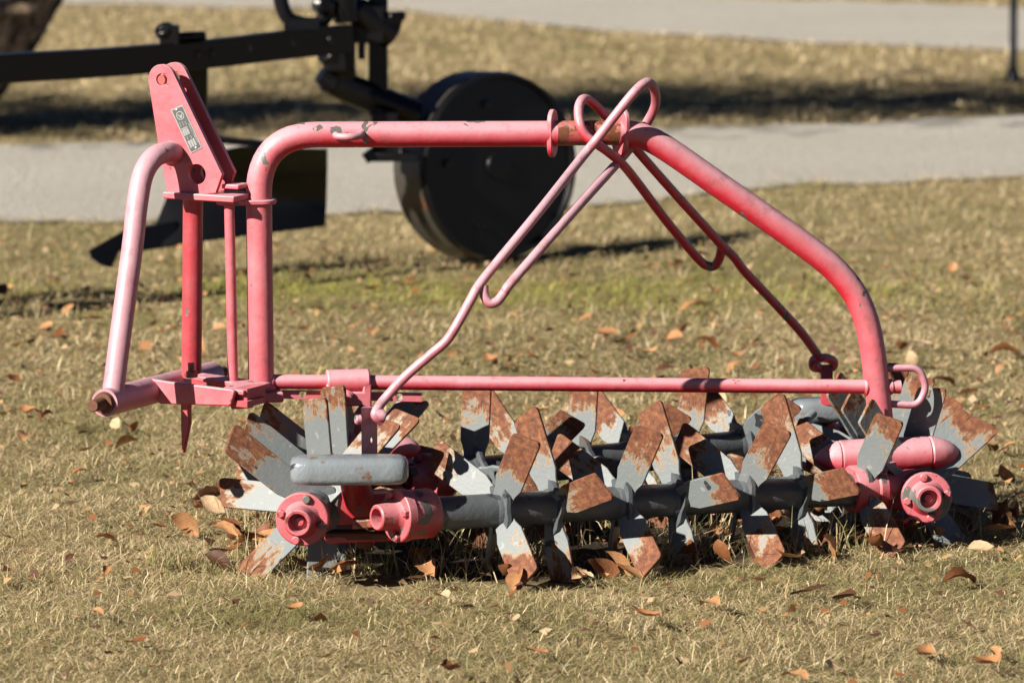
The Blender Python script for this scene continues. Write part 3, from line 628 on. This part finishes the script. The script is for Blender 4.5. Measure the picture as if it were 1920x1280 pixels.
MB().prism([sp + el*x + Z*z for x, z in ((-0.0075, 0.02), (0.0085, 0.02), (0.0085, -0.040), (0.004, -0.058), (-0.0035, -0.090), (-0.006, -0.084), (-0.0075, -0.045))], cr*0.010).build('spike', M['red'], HR, bevel=0.0015)
nb = qq(338, 712) + cr*0.035
MB().lathe(nb, Z, [(0, 0.011), (0.010, 0.011), (0.0105, 0.0058), (0.024, 0.0055)], 6).build('bolt', M['pink_rust'], HR)

# ------------------------------------------------------------------ black plough in the background
pb = PG(900, 492)
PLG = tag(empty('plough', PG(560, 480)), 'black iron plough with broad solid wheel standing behind the pink harrow', 'plough')
def flatbar(path, hh, th):
    m = MB(); n = len(path); v = []; f = []
    for i, p in enumerate(path):
        t = (path[min(i+1, n-1)] - path[max(i-1, 0)]).normalized(); s = t.cross(Z).normalized(); w = s.cross(t)
        for a, b in ((-1, -1), (1, -1), (1, 1), (-1, 1)): v.append(p + s*(a*th) + w*(b*hh))
    for i in range(n-1):
        for k in range(4): f.append((i*4+k, i*4+(k+1) % 4, (i+1)*4+(k+1) % 4, (i+1)*4+k))
    f += [(3, 2, 1, 0), tuple((n-1)*4 + k for k in range(4))]
    return m.add(v, f)
beam = smooth_path([P(-900, 215, 11.75), P(-200, 146, 12.42), P(0, 129, 12.62), P(200, 117, 12.82), P(390, 101, 13.0), P(520, 86, 13.12), P(655, 72, 13.26)], 5)
dc = P(-290, 330, 12.36); dd_ = Vector((0.75, -0.66, 0)).normalized()
MB().lathe(dc, dd_, [(-0.004, 0.175), (0.004, 0.175), (0.008, 0.05), (0.03, 0.04)], 40).tube([dc - dd_*0.03, P(-290, 150, 12.34)], 0.02, 10).build('unseen_coulter', M['black'], PLG)  # unseen disc coulter, put in for its shadow on the grass
lc = PG(-235, 603) + Z*0.205
MB().lathe(lc, dd_, [(-0.09, 0.19), (-0.09, 0.205), (0.0, 0.205), (0.0, 0.19), (-0.02, 0.18), (-0.02, 0.03), (0.02, 0.03)], 48).build('unseen_land_wheel', M['black'], PLG)  # unseen wheel, added to cast a shadow streak across the lawn
MB().tube([lc - dd_*0.12, lc + dd_*0.02], 0.018, 12).tube([lc - dd_*0.11, P(-215, 150, 12.41)], 0.022, 10).build('unseen_land_wheel_arm', M['black'], PLG)
bo = flatbar(beam, 0.0315, 0.017).build('beam', M['black'], PLG, bevel=0.003)
for x, y in ((370, 103), (398, 100), (470, 92), (550, 82), (620, 76)):
    MB().lathe(P(x, y, 13.0 + (x-390)*0.00095 - 0.018), -Yv, [(-0.004, 0.010), (0.006, 0.010), (0.009, 0.006)], 10).build('bolt', M['black'], bo)
m = MB(); m.box(P(318, 66, 12.94), X*0.022, Yv*0.02, Z*0.022); m.tube([P(305, 52, 12.93), P(312, 66, 12.94)], 0.022, 10); m.tube([P(318, 72, 12.94), P(382, 68, 13.0)], 0.012, 10)
m.build('beam_clamp', M['black'], PLG, bevel=0.003)
# frog post, mouldboard, share
MB().prism([P(343, 100, 13.0), P(390, 100, 13.0), P(388, 225, 13.12), P(392, 330, 13.25), P(345, 330, 13.25), P(345, 215, 13.10)], Yv*0.022).build('frog_post', M['black'], PLG, bevel=0.003)
gridp = []
rows = [((452, 275), (614, 280)), ((330, 300), (614, 318)), ((316, 360), (613, 352)), ((296, 410), (612, 388)), ((268, 467), (610, 424))]
for r_, (l, rg) in enumerate(rows):
    line = []
    for k in range(9):
        t = k/8; x = l[0] + (rg[0]-l[0])*t; y = l[1] + (rg[1]-l[1])*t
        dep = 13.20 + 0.16*t*t + 0.05*math.sin(math.pi*r_/4) - 0.05*(1 - r_/4)*t
        line.append(P(x, y, dep))
    gridp.append(line)
m = MB(); v = [p for l in gridp for p in l]; nv = len(v); v2 = [p + Vector((0, 0.008, 0)) for p in v]; f = []
for i in range(4):
    for k in range(8):
        a, b, c_, d_ = i*9+k, i*9+k+1, (i+1)*9+k+1, (i+1)*9+k; f += [(a, b, c_, d_), (a+nv, d_+nv, c_+nv, b+nv)]
ring = list(range(9)) + [i*9+8 for i in range(1, 5)] + [36+k for k in range(7, -1, -1)] + [i*9 for i in range(3, 0, -1)]
f += [(ring[i], ring[i]+nv, ring[(i+1) % len(ring)]+nv, ring[(i+1) % len(ring)]) for i in range(len(ring))]
m.add(v + v2, f).build('mouldboard', M['black'], PLG)
sh_ = [P(165, 470, 13.10), P(178, 463, 13.11), P(232, 432, 13.17), P(330, 415, 13.22), P(330, 462, 13.22), P(270, 470, 13.19), P(222, 470, 13.15), P(208, 503, 13.10), P(188, 497, 13.09), P(170, 484, 13.09)]
MB().prism(sh_, Vector((0.004, 0.03, 0))).build('share', M['black'], PLG, bevel=0.002)
MB().tube([P(405, 262, 13.3), P(470, 268, 13.3), P(500, 272, 13.31)], 0.0085, 10).build('adjusting_rod', M['black'], PLG)
MB().prism([P(420, 300, 13.30), P(450, 300, 13.30), P(450, 440, 13.30), P(400, 445, 13.30)], Yv*0.02).build('landside', M['black'], PLG)
# wheel post, clamps, arm
MB().box(P(709, 50, 13.36), X*0.022, Yv*0.02, Z*0.205).build('wheel_post', M['black'], PLG, bevel=0.003)
MB().box(P(678, 60, 13.34), X*0.008, Yv*0.014, Z*0.062).build('post_wedge', M['black'], PLG, bevel=0.002)
m = MB().tube([P(606, 148, 13.31), P(640, 160, 13.32), P(776, 216, 13.40)], [0.026, 0.034, 0.036], 16)
m.tube([P(600, 140, 13.30), P(625, 155, 13.31)], [0.020, 0.028], 12); m.build('axle_arm', M['black'], PLG)
m = MB().tube([P(612, 95, 13.29), P(640, 120, 13.31), P(650, 160, 13.33)], [0.03, 0.034, 0.026], 12).box(P(640, 100, 13.30), X*0.032, Yv*0.028, Z*0.04); m.build('arm_bracket', M['black'], PLG, bevel=0.004)
m = MB().tube([P(640, 12, 13.30), P(672, 22, 13.31), P(736, 66, 13.34)], [0.026, 0.033, 0.036], 14).tube([P(670, 30, 13.30), P(752, 40, 13.33)], [0.020, 0.017], 12).box(P(690, 45, 13.33), X*0.038, Yv*0.034, Z*0.042)
m.tube([P(728, 33, 13.31), P(757, 30, 13.33)], 0.012, 10).build('post_clamp', M['black'], PLG, bevel=0.004)
m = MB().tube(smooth_path([P(522, -40, 13.24), P(528, 8, 13.24), P(545, 38, 13.24), P(590, 46, 13.25), P(612, 30, 13.26), P(618, 8, 13.27), P(600, -2, 13.27)], 5), 0.017, 12)
m.box(P(566, 46, 13.24), X*0.04, Yv*0.02, Z*0.012); m.build('draught_shackle', M['black'], PLG)
MB().lathe(P(606, 10, 13.25), Vector((0.3, -1, 0.2)), [(-0.03, 0.02), (0.012, 0.024), (0.02, 0.014)], 14).build('shackle_pin', M['black'], PLG)
MB().tube([P(636, -60, 13.28), P(650, 40, 13.29)], 0.03, 12).build('screw_post', M['black'], PLG)
# wheel: drum with dished face turned a little to the right
wc = P(941, 312, 13.46); wd = Vector((0.58, -0.80, 0.06)).normalized(); wr = 0.2165
WL_ = MB().lathe(wc, wd, [(-0.128, wr*0.93), (-0.127, wr), (-0.115, wr*1.0), (-0.012, wr*1.0), (0.0, wr*0.985), (0.0, wr*0.945), (-0.012, wr*0.93), (-0.012, wr*0.5), (-0.012, wr*0.16), (-0.006, wr*0.15), (-0.005, 0.001)], 64).build('wheel', M['black'], PLG)
MB().lathe(wc - wd*0.123, wd, [(0, wr*0.985), (0.0, wr*1.008), (0.104, wr*1.008), (0.104, wr*0.985)], 64).build('tread', M['black_worn'], WL_)
u_, w_ = perp(wd)
for k in range(5):
    a = R(72*k + 12); MB().lathe(wc + (u_*math.cos(a) + w_*math.sin(a))*wr*0.68, wd, [(-0.014, 0.010), (-0.006, 0.010), (-0.004, 0.006)], 8).build('bolt', M['black'], WL_)
m = MB().box(P(738, 293, 13.30), X*0.055, Yv*0.03, Z*0.010).tube([P(688, 283, 13.28), P(700, 300, 13.28)], 0.016, 10).tube([P(745, 286, 13.28), P(790, 297, 13.32)], [0.014, 0.008], 10).box(P(722, 250, 13.33), X*0.03, Yv*0.03, Z*0.05)
m.build('wheel_fork', M['black'], PLG, bevel=0.004)
MB().tube([P(716, 200, 13.36), P(722, 290, 13.34)], 0.026, 12).build('fork_leg', M['black'], PLG)
MB().tube([wc - wd*0.20, wc - wd*0.10], 0.02, 14).build('axle', M['black'], PLG)

# ------------------------------------------------------------------ dark post by the far path
pp = PG(1899, 152)
PO = tag(empty('post', pp), 'slim dark metal post with flared foot beside the far path', 'post')
MB().lathe(pp, Z, [(-0.05, 0.0125), (0.05, 0.0125), (1.9, 0.0120), (2.0, 0.0115)], 16).build('shaft', M['post'], PO)
MB().lathe(pp, Z, [(0.0, 0.026), (0.006, 0.027), (0.012, 0.024), (0.03, 0.017), (0.045, 0.0135), (0.05, 0.0128)], 18).build('foot', M['post'], PO)
MB().lathe(pp, Z, [(2.0, 0.013), (2.01, 0.02), (2.03, 0.022), (2.05, 0.014), (2.055, 0.001)], 14).build('cap', M['post'], PO)

# ------------------------------------------------------------------ old stump and pine at the left
random.seed(5); ST = tag(empty('tree_stump', PG(-230, 250)), 'leaning old tree stump with furrowed bark behind the black plough beam', 'stump')
m = MB(); pts = smooth_path([P(-250, 262, 16.6) - Z*0.05, P(-110, 160, 16.6), P(-28, 50, 16.6), P(40, -50, 16.62), P(80, -130, 16.65)], 8); nn = 40
rs = [0.17 - 0.0012*i + 0.08*max(0, 1 - i/4)**2 for i in range(len(pts))]; m.tube(pts, rs, nn)
ph = [random.uniform(0.80, 1.12) for _ in range(nn)]
for i, p in enumerate(pts):
    ph = [0.8*q_ + 0.2*random.uniform(0.78, 1.14) for q_ in ph]
    for k in range(nn): m.v[i*nn + k] = p + (m.v[i*nn + k] - p)*ph[k]
m.build('trunk', M['bark'], ST)
for (a, b, c_) in (((-20, 60), (10, 20), (70, 18)), ((60, -60), (110, -120), (118, -190)), ((20, -100), (10, -170), (-30, -230))):
    MB().tube(smooth_path([P(*a, 16.55), P(*b, 16.45), P(*c_, 16.42)], 4), [0.03 - 0.0022*i for i in range(9)], 8).build('branch_stub', M['bark'], ST)
# flat-crowned pine standing out of view to the left; its crown shades the strip between the paths
random.seed(21); PT = tag(empty('pine_tree', Vector((-5.2, 13.5, 0))), 'broad flat-crowned pine standing left of the plough beyond the path', 'tree')
m = MB().tube(smooth_path([Vector((-5.2, 13.5, -0.05)), Vector((-5.25, 13.5, 1.0)), Vector((-5.15, 13.52, 2.0)), Vector((-5.0, 13.55, 2.9))], 6), [0.17 - 0.004*i for i in range(19)], 14)
limb = [Vector((-6.0, 13.6, 3.0)), Vector((-5.0, 13.78, 2.85)), Vector((-4.0, 13.96, 2.95)), Vector((-3.1, 14.1, 2.95)), Vector((-2.1, 14.2, 3.0))]
m.tube(smooth_path(limb, 5), 0.06, 8)
lp = smooth_path(limb, 12); tw = MB(); cv, cf = [], []
for k in range(150):
    b = random.choice(lp); e = b + Vector((random.uniform(-0.3, 0.3), random.gauss(0, 0.34), random.gauss(0.05, 0.10))); m.tube([b, e], [0.012, 0.005], 4)
m.build('trunk', M['bark'], PT)
for k in range(6500):
    b = random.choice(lp) + Vector((random.gauss(0, 0.15), random.gauss(0, 0.33), random.gauss(0.06, 0.12)))
    d = Vector((random.uniform(-1, 1), random.uniform(-1, 1), random.uniform(-0.6, 1))).normalized()*0.075; w = perp(d)[0]*0.016; q0 = len(cv)
    cv += [b - w, b + w, b + d + w*0.3, b + d - w*0.3]; cf.append((q0, q0+1, q0+2, q0+3))
MB().add(cv, cf).build('crown', simple('pine_needles', (0.045, 0.07, 0.025), 0.6), PT, smooth=False)

# ------------------------------------------------------------------ fallen leaves
def leaf_mesh(seed):
    r = random.Random(seed); L = 1.0; nu, nv_ = 9, 4; v = []; f = []
    curl = r.uniform(-0.8, 1.1); fold = r.uniform(0.1, 0.9); tw = r.uniform(-0.7, 0.7); wid = r.uniform(0.46, 0.66)
    for i in range(nu + 1):
        t = i/nu; wv = wid*0.5*(math.sin(math.pi*t**0.82)**0.85)*(1 + r.uniform(-0.07, 0.07)) + (0.012 if i == 0 else 0.0)
        ang = curl*(t - 0.5)*1.6; x = (t - 0.5)*math.cos(ang*0.5); z0 = curl*0.42*((t - 0.5)**2)*2
        for j in range(nv_ + 1):
            s = (j/nv_ - 0.5)*2; y = s*wv; z = z0 + fold*wv*abs(s)**1.4*0.9 + r.uniform(-0.018, 0.018)
            a = tw*(t - 0.5); v.append((x, y*math.cos(a) - z*math.sin(a), y*math.sin(a) + z*math.cos(a)))
    for i in range(nu):
        for j in range(nv_): a = i*(nv_+1) + j; f.append((a, a+1, a+nv_+2, a+nv_+1))
    me = bpy.data.meshes.new('fallen_leaf'); me.from_pydata([(a*0.05, b*0.05, c*0.05) for a, b, c in v], [], f)
    me.polygons.foreach_set('use_smooth', [True]*len(me.polygons)); return me
LM = []
for k, (nm, mt) in enumerate(LEAFM):
    for j in range(4): me = leaf_mesh(100 + k*10 + j); me.materials.append(mt); LM.append((k, me))
rl = random.Random(42); NL = [0]
def leaf(x, y, z, size, kind=None, tilt=0.5, where='grass', rz=None):
    ch = [m_ for m_ in LM if kind is None or m_[0] == kind]
    if kind is None: ch = [m_ for m_ in LM if m_[0] == rl.choices((0, 1, 2, 3), (54, 22, 9, 15))[0]] or LM
    k, me = rl.choice(ch); o = bpy.data.objects.new('fallen_leaf', me); COL.objects.link(o)
    o.location = (x, y, z); o.rotation_euler = (rl.gauss(0, tilt), rl.gauss(0, tilt), rl.uniform(0, 6.28) if rz is None else rz); o.scale = (size, size*rl.uniform(0.85, 1.1), size)
    if where == 'pile': spot = 'under the long front rotor' if -0.2 < x < 0.62 else ('beside the counterweight rotor' if x <= -0.2 else 'by the bearing hub below the loop handle')
    elif y < 9.25: spot = 'on the grass in front of the harrow' if x > -0.45 else 'on the grass in front of the hitch spike'
    elif y < 10.5: spot = 'on the grass under the hitch' if x < 0 else 'on the grass past the loop handle'
    elif y < 12.3: spot = 'on the grass between the harrow and the plough wheel' if x < 0.25 else 'on the grass behind the sloping arch tube'
    else: spot = 'on the grass near the gravel path'
    sz = 'small ' if size < 0.62 else ('large ' if size > 1.05 else '')
    tag(o, '%s%s dry leaf lying %s' % (sz, LEAFM[k][0], spot), 'leaf', '%s%s leaves %s' % (sz, LEAFM[k][0], spot)); NL[0] += 1
def leaf_px(px, py, size, kind, tilt=0.24, where='grass', rz=None):
    p = PG(px, py, 0.02); leaf(p.x, p.y, float(gz(p.x, p.y)) + 0.024, size*1.12, kind, tilt, where, rz)
for a in [(50, 820, 1.05, 0), (152, 885, 0.7, 0), (22, 722, 0.9, 1), (160, 850, 0.6, 0), (1212, 1165, 1.0, 0), (1330, 1133, 0.95, 0), (1516, 1112, 1.1, 2), (1585, 1125, 0.95, 2), (842, 1258, 1.15, 1), (1000, 1226, 0.8, 0), (960, 1170, 0.8, 3),
          (205, 1236, 0.5, 2), (130, 1048, 0.55, 2), (200, 1072, 0.5, 0), (300, 985, 0.5, 1), (183, 1160, 0.5, 0), (255, 1210, 0.7, 1), (1735, 1225, 0.9, 0), (1850, 1245, 1.1, 0), (1800, 1092, 1.3, 1), (1838, 1036, 0.8, 3), (1862, 1220, 0.7, 0), (1560, 1240, 0.8, 3), (1135, 632, 1.2, 0), (1172, 645, 1.0, 1), (700, 552, 0.8, 1), (1298, 578, 1.2, 0), (1330, 640, 1.1, 1), (1005, 765, 1.0, 0), (1812, 742, 1.2, 0), (1885, 660, 1.3, 1), (1724, 648, 1.0, 3), (1600, 672, 0.8, 3), (700, 625, 0.9, 0), (180, 605, 0.9, 0), (110, 632, 0.8, 1), (1100, 1075, 0.6, 3), (800, 1065, 1.2, 0), (790, 1082, 0.9, 0), (830, 1125, 0.8, 3), (218, 799, 0.6, 3), (1420, 1092, 0.7, 0), (1490, 1268, 0.9, 0)]:
    leaf_px(*a)
# drift under and behind the rotors
PILE = [(345, 985, 1.1, 0), (380, 958, 0.9, 1), (395, 930, 1.0, 2), (400, 942, 0.9, 0), (425, 1030, 1.1, 1), (440, 1015, 1.1, 0), (410, 1045, 1.0, 2), (460, 1005, 1.0, 1), (560, 1055, 0.9, 0), (600, 1060, 0.9, 1), (640, 1062, 1.0, 1), (780, 1050, 1.0, 1),
        (940, 1078, 1.2, 1), (965, 1088, 1.0, 0), (1130, 1062, 1.2, 1), (1165, 1058, 1.2, 0), (1180, 1072, 1.0, 0), (1080, 1072, 0.8, 3), (1300, 1045, 1.1, 1), (1350, 1055, 1.0, 1), (1420, 1035, 1.1, 2), (1470, 1050, 1.2, 0), (1520, 1020, 1.1, 1), (1560, 1035, 1.2, 0), (1640, 1030, 1.3, 1), (1705, 1000, 1.7, 0), (1625, 1005, 1.2, 2), (1600, 985, 1.2, 1), (1670, 1045, 1.1, 2), (1760, 985, 1.2, 2), (1810, 985, 1.1, 2), (1880, 970, 1.3, 1), (1895, 990, 1.0, 0), (1870, 1000, 1.0, 0), (1905, 955, 1.2, 1), (1650, 965, 1.2, 1), (1590, 960, 1.0, 0), (1510, 985, 1.1, 0), (1050, 980, 1.0, 1), (1450, 980, 1.0, 1)]
for a in PILE: leaf_px(a[0] + rl.uniform(-6, 6), a[1], a[2], a[3], 0.6, 'pile')
for k in range(70):
    px = rl.choice([rl.uniform(780, 1700), rl.uniform(1450, 1900), rl.uniform(380, 560)]); p = PG(px, rl.uniform(925, 1045) - max(0, (px-1500)*0.1), 0.01)
    leaf(p.x, p.y, float(gz(p.x, p.y)) + rl.uniform(0.012, 0.035), rl.uniform(0.7, 1.25), None, 0.7, 'pile')
n = 0
while n < 140:                                        # scattered over the lawn, thickest behind and to the right of the harrow
    y = rl.uniform(8.4, 13.9); x = rl.uniform(-1.0, 1.0)*y*0.1
    dens = 0.14 if y < 9.7 else (1.0 if y < 12.4 else 0.32)
    if y > 9.7: dens *= 0.42 + 0.58*min(1, max(0, (x + 0.5)/1.0))
    if rl.random() > dens: continue
    leaf(x, y, float(gz(x, y)) + 0.023, rl.uniform(0.45, 1.15 if y > 9.7 else 0.8), None, 0.4, 'grass' if y < 12.6 else 'far'); n += 1
# crumbs of leaf too small to count
nf = 8200; fx = (rng.random(nf)*2 - 1)*1.5; fy = 8.3 + 5.6*rng.random(nf); k = rng.random(nf) < np.where(fy < 9.6, 0.35, 0.8); fx, fy = fx[k], fy[k]; nf = len(fx)
a = rng.random(nf)*6.28; s = 0.0035 + 0.008*rng.random(nf)**2; tz = rng.normal(0, 0.4, (nf, 4))
cz = gz(fx, fy) + 0.018
cv = np.stack([np.stack([fx + s*np.cos(a + d)*q_, fy + s*np.sin(a + d)*q_, cz + s*tz[:, i]], -1) for i, (d, q_) in enumerate(((0, 1.2), (1.5, 0.7), (3.1, 1.1), (4.7, 0.6)))], 1).reshape(-1, 3)
cc = np.array([[0.42, 0.24, 0.11], [0.22, 0.09, 0.035], [0.38, 0.27, 0.16], [0.10, 0.045, 0.025]])[rng.integers(0, 4, nf)]
o = np_mesh('leaf_crumbs', cv, [np.arange(nf*4).reshape(-1, 4)], M['grass'], np.repeat(cc, 4, 0)); o['kind'] = 'stuff'; o['label'] = 'small crumbs of dry leaf scattered through the lawn'; o['category'] = 'leaf litter'

# ------------------------------------------------------------------ unmown tufts round the harrow's feet
tx, ty, th_, tg_ = [], [], [], []
def tuft(px, py, n, spread, h, g=0.0):
    p = PG(px, py); tx.extend(rng.normal(p.x, spread, n)); ty.extend(rng.normal(p.y, spread*0.6, n)); th_.extend(np.abs(rng.normal(h, h*0.3, n)) + 0.02); tg_.extend([g]*n)
for a in ((820, 1000, 70, 0.03, 0.10, -0.3), (860, 985, 60, 0.03, 0.11, -0.3), (795, 1010, 50, 0.02, 0.12, -0.4), (975, 1058, 90, 0.03, 0.075, 0.1), (1010, 1050, 60, 0.03, 0.07, 0.0), (545, 1065, 120, 0.035, 0.055, 0.3), (480, 1070, 90, 0.04, 0.05, 0.35), (620, 1075, 90, 0.04, 0.05, 0.1),
          (700, 1075, 90, 0.05, 0.05, 0.2), (1600, 1020, 70, 0.025, 0.065, 0.5), (1380, 1050, 70, 0.05, 0.06, 0.1), (1230, 1065, 70, 0.05, 0.055, 0.0), (1480, 1045, 60, 0.05, 0.05, 0.1), (1690, 1030, 60, 0.04, 0.04, 0.4), (1790, 1015, 70, 0.05, 0.04, 0.1), (460, 985, 60, 0.03, 0.06, 0.0), (510, 1000, 60, 0.03, 0.06, 0.0), (1100, 1010, 60, 0.06, 0.08, 0), (1300, 1000, 60, 0.06, 0.08, 0), (880, 1080, 80, 0.05, 0.05, 0.1), (330, 1065, 80, 0.03, 0.045, 0.7)):
    tuft(*a)
for k in range(16): tuft(random.uniform(820, 1650), random.uniform(985, 1070), 22, 0.03, 0.06, 0.1)
tx, ty, th_, tg_ = map(np.array, (tx, ty, th_, tg_))
v, q4, t3, c = blades(tx, ty, th_, 0.0015 + 0.0015*rng.random(len(tx)), np.clip(rng.normal(0.7, 0.35, len(tx)), 0.05, 1.5), gboost=tg_)
o = np_mesh('tall_grass', v, [q4, t3], M['grass'], c); o['kind'] = 'stuff'; o['label'] = 'longer unmown grass tufts round the feet of the harrow'; o['category'] = 'grass'
